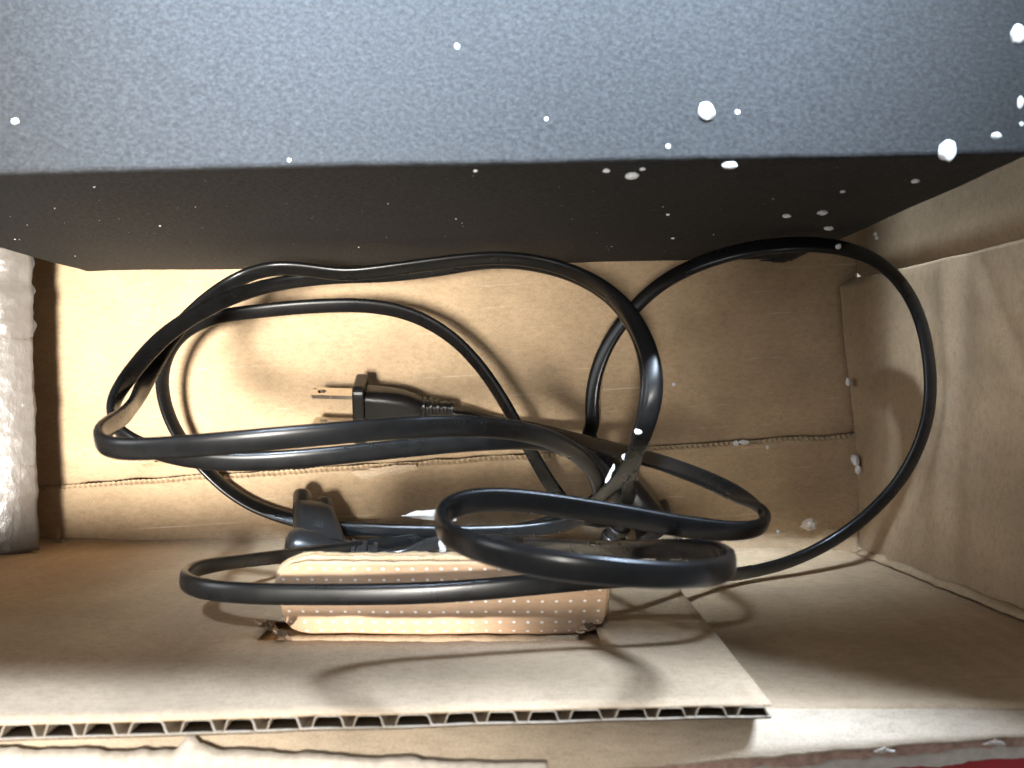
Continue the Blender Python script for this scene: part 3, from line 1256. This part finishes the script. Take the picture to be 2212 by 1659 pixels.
def mark(pts, name):
    base = c0 + nv * 0.006 + side_n * 0.00515
    out = [base + d * a + nv * b for a, b in pts]
    n_ = len(out)
    verts = out + [p + side_n * 0.00025 for p in out]
    faces = [tuple(range(n_))[::-1], tuple(range(n_, 2 * n_))] + [(i, (i + 1) % n_, n_ + (i + 1) % n_, n_ + i) for i in range(n_)]
    link(name, mesh(name, verts, faces), M['mark'], conn1)


mark([(-0.001, -0.001), (0.0015, -0.001), (0.00025, 0.0014)], 'moulded_mark')
mark([(0.0022, -0.0012), (0.0028, -0.0012), (0.0028, 0.0016), (0.0022, 0.0016)], 'moulded_mark')

# ---- cord two: second plug in the tangle, big loop, lower loop, two long coils
cord2 = thing('power_cord', 'longer black flat power cord coiled in wide loops, its plug buried in the tangle', 'power cord', (0.03, -0.03, 0), 'black power cords')
dir2 = Vector((0.60, -0.77, -0.04)).normalized()
fl2 = P(1408, 1120, 17)
pl2, q2 = make_plug(cord2, dir2, Vector((-0.12, -0.10, 1.0)), fl2)
e2 = q2(-0.0325, 0, 0)
pe2 = q2(-0.042, 0, 0)
ctrl2 = [(*to_px(e2), 0), (*to_px(pe2), 0),
         (1282, 935, 17, -15), (1277, 875, 15, -25), (1289, 800, 16, -28), (1320, 730, 19, -28), (1370, 665, 24, -26), (1432, 610, 33, -24), (1520, 566, 44, -22),
         (1620, 538, 54, -20), (1720, 527, 59, -20), (1800, 532, 59, -22), (1880, 555, 57, -25), (1943, 605, 56, -28), (1985, 680, 56, -30), (2006, 770, 56, -30),
         (2010, 860, 56, -30), (1994, 940, 54, -30), (1950, 1030, 51, -30), (1880, 1108, 48, -30), (1800, 1168, 46, -32), (1710, 1212, 48, -34), (1620, 1236, 52, -32),
         (1520, 1242, 72, -22), (1400, 1246, 100, -14), (1280, 1252, 116, -8), (1160, 1262, 121, -6), (1030, 1274, 122, -4), (880, 1282, 122, -2), (700, 1284, 121, -2),
         (520, 1281, 119, -6), (430, 1271, 115, -35, (-.6, 0, .8)), (394, 1254, 108, -88, (-1, 0, .1)), (412, 1232, 97, -128, (-.6, .2, -.8)), (500, 1215, 78, -156), (600, 1203, 58, -165), (700, 1192, 36, -174),
         (830, 1176, 17, -180), (970, 1162, 8, -180), (1110, 1148, 6, -180), (1220, 1118, 12, -178), (1300, 1070, 40, -174), (1355, 1010, 68, -170), (1392, 930, 86, -170),
         (1414, 850, 90, -182), (1408, 780, 88, -198), (1382, 712, 82, -212), (1338, 650, 74, -222), (1260, 597, 63, -230), (1170, 567, 54, -234), (1070, 557, 48, -234),
         (950, 568, 44, -228), (840, 583, 42, -226), (740, 593, 42, -224), (660, 582, 44, -222), (590, 579, 46, -222), (515, 602, 44, -224), (436, 657, 49, -226), (374, 722, 54, -226),
         (324, 805, 66, -228), (292, 868, 84, -238, (-.75, .25, -.55)), (262, 903, 104, -252, (-.95, 0, -.2)), (226, 926, 120, -268, (-.92, -.1, .35)), (210, 948, 129, -290, (-.7, -.2, .7)), (232, 968, 135, -322, (-.35, -.28, .9)), (320, 970, 138, -338), (480, 958, 140, -342), (680, 940, 138, -344),
         (880, 924, 131, -345), (1040, 922, 119, -346), (1160, 940, 101, -348), (1245, 980, 77, -352), (1290, 1035, 50, -356), (1288, 1092, 28, -358), (1232, 1130, 17, -360),
         (1130, 1146, 14, -360), (980, 1150, 12, -360), (820, 1146, 10, -356), (690, 1136, 8, -345), (600, 1113, 7, -325), (520, 1078, 7, -310), (442, 1012, 8, -304), (382, 935, 12, -300), (353, 860, 16, -298),
         (352, 790, 20, -300), (382, 730, 22, -312), (450, 690, 24, -328), (560, 672, 25, -336), (690, 661, 25, -336), (800, 661, 26, -333), (890, 680, 28, -326), (975, 728, 30, -318), (1040, 795, 33, -314),
         (1090, 870, 36, -314), (1130, 944, 38, -318), (1168, 1012, 32, -330), (1210, 1075, 22, -345), (1262, 1122, 14, -358), (1318, 1128, 15, -360), (1352, 1085, 32, -358),
         (1362, 1020, 58, -354), (1384, 940, 76, -358), (1403, 850, 81, -368), (1400, 782, 79, -382), (1376, 714, 73, -394), (1332, 652, 66, -402), (1256, 602, 55, -408), (1162, 573, 46, -412), (1062, 566, 40, -412), (940, 584, 36, -408),
         (830, 596, 35, -408), (720, 599, 36, -406), (600, 613, 40, -404), (500, 642, 51, -402), (416, 684, 60, -402), (350, 730, 67, -404), (296, 790, 75, -410), (254, 848, 84, -424, (.85, -.25, .45)),
         (238, 892, 91, -446, (1, 0, 0)), (256, 932, 97, -480, (.8, .2, -.55)), (310, 966, 101, -508), (400, 990, 103, -518), (520, 998, 103, -522), (680, 988, 101, -523), (860, 970, 95, -523), (1040, 955, 86, -524), (1170, 955, 72, -526),
         (1262, 985, 55, -530), (1322, 1045, 40, -536), (1352, 1100, 31, -540), (1330, 1150, 26, -540)]
c2o, fr2 = sweep_cord('cord', ctrl2, cord2)
ea = fr2[-1][0]
ed = fr2[-1][1]
make_connector(cord2, (ea + ed * 0.030, ea + ed * 0.004), Vector((0.008, -0.004, -0.012)), 0.0085, False)

# moulded lettering on the long strand
txt = bpy.data.curves.new('lettering', 'FONT')
txt.body = 'ESHING  18'
txt.size = 0.0029
txt.extrude = 0.00010
txt.space_character = 1.25
txt.align_x = 'CENTER'
txt.align_y = 'CENTER'
tmp = bpy.data.objects.new('lettering_tmp', txt)
C.objects.link(tmp)
bpy.context.view_layer.update()
tme = bpy.data.meshes.new_from_object(tmp.evaluated_get(bpy.context.evaluated_depsgraph_get()))
bpy.data.objects.remove(tmp)
best = min(range(len(fr2)), key=lambda i: (Vector(to_px(fr2[i][0])) - Vector((985, 922, 124))).length)
p, t, n, w = fr2[best]
if n.z < 0:
    n = -n
yv = n.cross(t).normalized()
seg = [f for f in fr2[best - 40:best + 41]]
for v in tme.vertices:
    i = max(0, min(80, 40 + int(round(v.co.x / 0.0012))))
    pp, tt, nn, ww = seg[i]
    if nn.z < 0:
        nn = -nn
    yy = nn.cross(tt).normalized()
    rest = v.co.x - (i - 40) * 0.0012
    v.co = pp + tt * rest + yy * (v.co.y + 0.0009) + nn * (CT / 2 * 0.955 + v.co.z)
link('lettering', tme, M['cord'], c2o)

# ------------------------------------------------------------------ clear plastic strips by the tangle
s1 = scrap('plastic_strip', [P(868, 1114, 30), P(895, 1104, 31), P(930, 1101, 33), P(985, 1106, 36), P(985, 1126, 35), P(935, 1123, 32), P(900, 1119, 30)], M['clear'], None, 0.0005, 51)
tag(s1, 'pointed clear plastic strip poking out left of the nearest cord loop', 'plastic strip', 'clear plastic strips')
s2 = scrap('plastic_strip', [P(946, 1168, 38), P(960, 1168, 38), P(964, 1192, 40), P(950, 1194, 40)], M['clear'], None, 0.0004, 52)
tag(s2, 'tiny square end of clear strip beside the top edge of the hand-hole flap', 'plastic strip', 'clear plastic strips')
s3 = scrap('plastic_strip', [P(1307, 1040, 84), P(1315, 1022, 85), P(1327, 1000, 86), P(1328, 1004, 86), P(1320, 1028, 85), P(1311, 1043, 84)], M['foam'], None, 0.0003, 53)
tag(s3, 'white sliver of plastic glinting between cords in the tangle', 'plastic strip', 'clear plastic strips')


# ------------------------------------------------------------------ foam beads
def bead_mesh(r, sx, sy, sz, seed):
    bm = bmesh.new()
    bmesh.ops.create_icosphere(bm, subdivisions=3, radius=1)
    for v in bm.verts:
        k = 1 + 0.30 * nz(v.co.x, v.co.y, v.co.z + seed * 3.1, 1.5) + 0.13 * nz(v.co.x, v.co.y, v.co.z + seed, 3.6)
        v.co = Vector((v.co.x * sx * r * k, v.co.y * sy * r * k, v.co.z * sz * r * k))
    return bm_mesh('foam_bead', bm)


bead_n = [0]


def bead(pos, r, label, shape=(1, 1, 1), rot=0.0, normal=None, group='white foam beads'):
    bead_n[0] += 1
    o = bpy.data.objects.new('foam_bead', bead_mesh(r, *shape, bead_n[0]))
    o.data.materials.append(M['foam'])
    for p in o.data.polygons:
        p.use_smooth = True
    C.objects.link(o)
    o.location = pos
    o.rotation_euler = (0, 0, rot)
    return tag(o, label, 'foam bead', group)


def on_top(px, py, rpx, label, shape=(1, 1, 0.7), rot=0.0):
    s = (H - CH) / F
    r = rpx * s
    q = P(px, py, CH * 1000)
    bead(q + Vector((0, 0, r * 0.12)), r, label, (shape[0], shape[1], shape[2] * 0.7), rot)


def on_face(px, py, rpx, label, shape=(1, 0.55, 1)):
    # intersect the view ray with the front face of the case
    ray = (P(px, py, 0) - Vector((0, 0, H))).normalized()
    den = ray.dot(cy_dir)
    tt = (A0 - Vector((0, 0, H))).dot(cy_dir) / den
    q = Vector((0, 0, H)) + ray * tt
    s = (H - q.z) / F
    r = rpx * s
    bead(q - cy_dir * r * 0.4, r, label, shape)
    return q


on_top(1525, 242, 18, 'round white foam bead alone in the middle of the grey case top', (1, 1.08, .8))
on_top(1593, 242, 5, 'tiny white foam bead just right of the round middle bead')
on_top(2045, 326, 19, 'large white foam bead on the front edge of the grey case', (1, 1.15, .8))
on_top(2196, 76, 18, 'large white foam bead cut by the right picture edge near the top', (.9, 1.1, .8))
on_top(2203, 221, 11, 'oval white foam bead at the right picture edge on the grey case', (.6, 1.2, .7))
on_top(2152, 293, 9, 'small oval foam bead right of the large bead on the case edge', (1.2, .8, .7))
on_top(987, 100, 6, 'small pale foam crumb high on the grey case top', (.8, 1.1, .6), 0.5)
on_top(33, 262, 7, 'small white foam bead near the left end of the grey case top', (1.2, .9, .7))
on_top(1443, 316, 5, 'tiny foam speck below left of the round middle bead')
on_top(1180, 257, 4, 'tiny foam speck left of centre on the grey case top')
on_top(2206, 268, 5, 'tiny foam crumb at the right edge under the oval bead')
on_top(625, 346, 4, 'tiny foam speck close to the case edge left of centre')
on_face(1576, 350, 17, 'flat white foam bead hugging the top of the dark front face', (1, .5, .55))
on_face(1365, 374, 15, 'flat foam bead on the dark face beside two specks', (1, .5, .8))
on_face(1310, 366, 8, 'faint foam speck left of the flat bead on the dark face', (1, .5, .7))
on_face(1388, 363, 6, 'foam speck touching the flat bead on the dark face at its right', (1, .5, 1.2))
on_face(1776, 455, 11, 'bright oval foam bead low on the dark face, right of centre', (1, .5, .9))
on_face(1790, 489, 10, 'thin foam flake just below the bright oval bead', (1, .5, .7))
on_face(1699, 463, 9, 'thin foam flake left of the bright oval bead', (1, .5, .6))
on_face(1820, 412, 5, 'tiny foam speck above the bright oval bead')
on_face(1977, 388, 8, 'foam bead on the dark face under the large edge bead', (1.1, .5, 1.0))
on_face(1453, 513, 4, 'tiny foam speck low on the dark face above the right cord loop')
on_face(1027, 367, 5, 'faint foam speck near the top of the dark face, centre')
on_face(1443, 462, 4, 'faint foam speck on the dark face in the middle of its height')


def near_frame(fr, px, py, hmin):
    c = [f for f in fr if f[0].z > hmin]
    return min(c, key=lambda f: (Vector(to_px(f[0])[:2]) - Vector((px, py))).length)


def on_cord(fr, px, py, hmin, rpx, label, shape=(1, 1, .7)):
    f = near_frame(fr, px, py, hmin)
    top = f[0].z + abs(f[2].z) * CT / 2 + abs(f[3].z) * CT / 2 * 0.4
    q = P(px, py, top * 1000)
    r = rpx * (H - q.z) / F
    bead(q + Vector((0, 0, r * 0.4)), r, label, shape)


on_cord(fr2, 1810, 533, 0.05, 6, 'foam bead sitting on the top of the right cord loop')
on_cord(fr2, 1378, 932, 0.082, 8, 'foam bead on the upright cord above the tangle', (1.1, .9, .7))
on_cord(fr2, 1349, 987, 0.07, 7, 'foam bead on the upright cord just above the white sliver', (.9, 1, .7))


def on_floor(px, py, h, rpx, label, shape=(1, 1, .7), rot=0.0):
    q = P(px, py, h)
    r = rpx * (H - q.z) / F
    bead(q + Vector((0, 0, r * 0.5)), r, label, shape, rot)


on_floor(1830, 825, 6.0, 8, 'upright foam crumb at the foot of the right panel', (.6, 1.2, .8))
on_floor(1845, 994, 3.5, 11, 'upper lump of the foam crumb pair in the right floor gap', (.75, 1.2, .9), 0.2)
on_floor(1852, 1014, 3.5, 8, 'lower lump of the foam crumb pair in the right floor gap', (.8, 1.2, .9))
on_floor(1589, 957, 3.0, 6, 'foam crumb on the torn seam right of the tangle')
on_floor(1606, 955, 3.0, 9, 'longer foam crumb on the torn seam right of the tangle', (1.2, .6, .6))
on_floor(1890, 506, 22, 4, 'tiny foam speck on the right wall beside the grey case, upper of two')
on_floor(1893, 514, 22, 4, 'tiny foam speck on the right wall beside the grey case, lower of two')
on_floor(1657, 966, 2.5, 4, 'tiny foam speck below the torn seam on the right floor')
on_floor(1680, 1148, 5, 4, 'tiny foam speck left of the crumpled pale scrap')
on_floor(1455, 830, 0.6, 4, 'tiny foam speck on the floor inside the crossing loops')
on_floor(572, 1180, 2.5, 7, 'flat pale crumb at the foot of the front wall, left', (1.6, .6, .5))
on_floor(745, 1180, 2.5, 5, 'flat pale crumb at the foot of the front wall beside the connector', (1.5, .6, .5))

sc1 = scrap('paper_scrap', [P(1728, 1138, 6), P(1736, 1124, 8), P(1754, 1118, 9), P(1764, 1126, 8), P(1762, 1142, 6.5), P(1748, 1146, 6)], M['white_paper'], None, 0.0016, 71)
tag(sc1, 'crumpled pale paper scrap on the floor right of the cord loops', 'paper scrap')

# fine foam dust on the dark front face and the case top
rnd = random.Random(21)
dv, df = [], []


def dust(c, r, nrm):
    a = nrm.orthogonal().normalized()
    b = nrm.cross(a)
    i0 = len(dv)
    for k in range(5):
        t = 2 * math.pi * k / 5 + rnd.random()
        dv.append(c + (a * math.cos(t) + b * math.sin(t)) * r * rnd.uniform(.6, 1.2))
    dv.append(c + nrm * r * 0.8)
    for k in range(5):
        df.append((i0 + k, i0 + (k + 1) % 5, i0 + 5))


for k in range(95):
    a = rnd.random() ** 0.85 * CL
    z = rnd.uniform(0.004, CH - 0.004)
    r = 0.00010 + 0.00030 * rnd.random() ** 5
    dust(case_pt(a, -0.0003, z), r, -cy_dir)
for k in range(3):
    a, b = rnd.random() * CL, rnd.uniform(0.001, 0.06)
    r = 0.00010 + 0.00022 * rnd.random() ** 5
    dust(case_pt(a, b, CH + 0.0001), r, Vector((0, 0, 1)))
o = link('foam_dust', mesh('foam_dust', dv, df), M['foam'])
tag(o, 'fine pale dust and foam specks over the dark grey case', 'dust', kind='stuff')
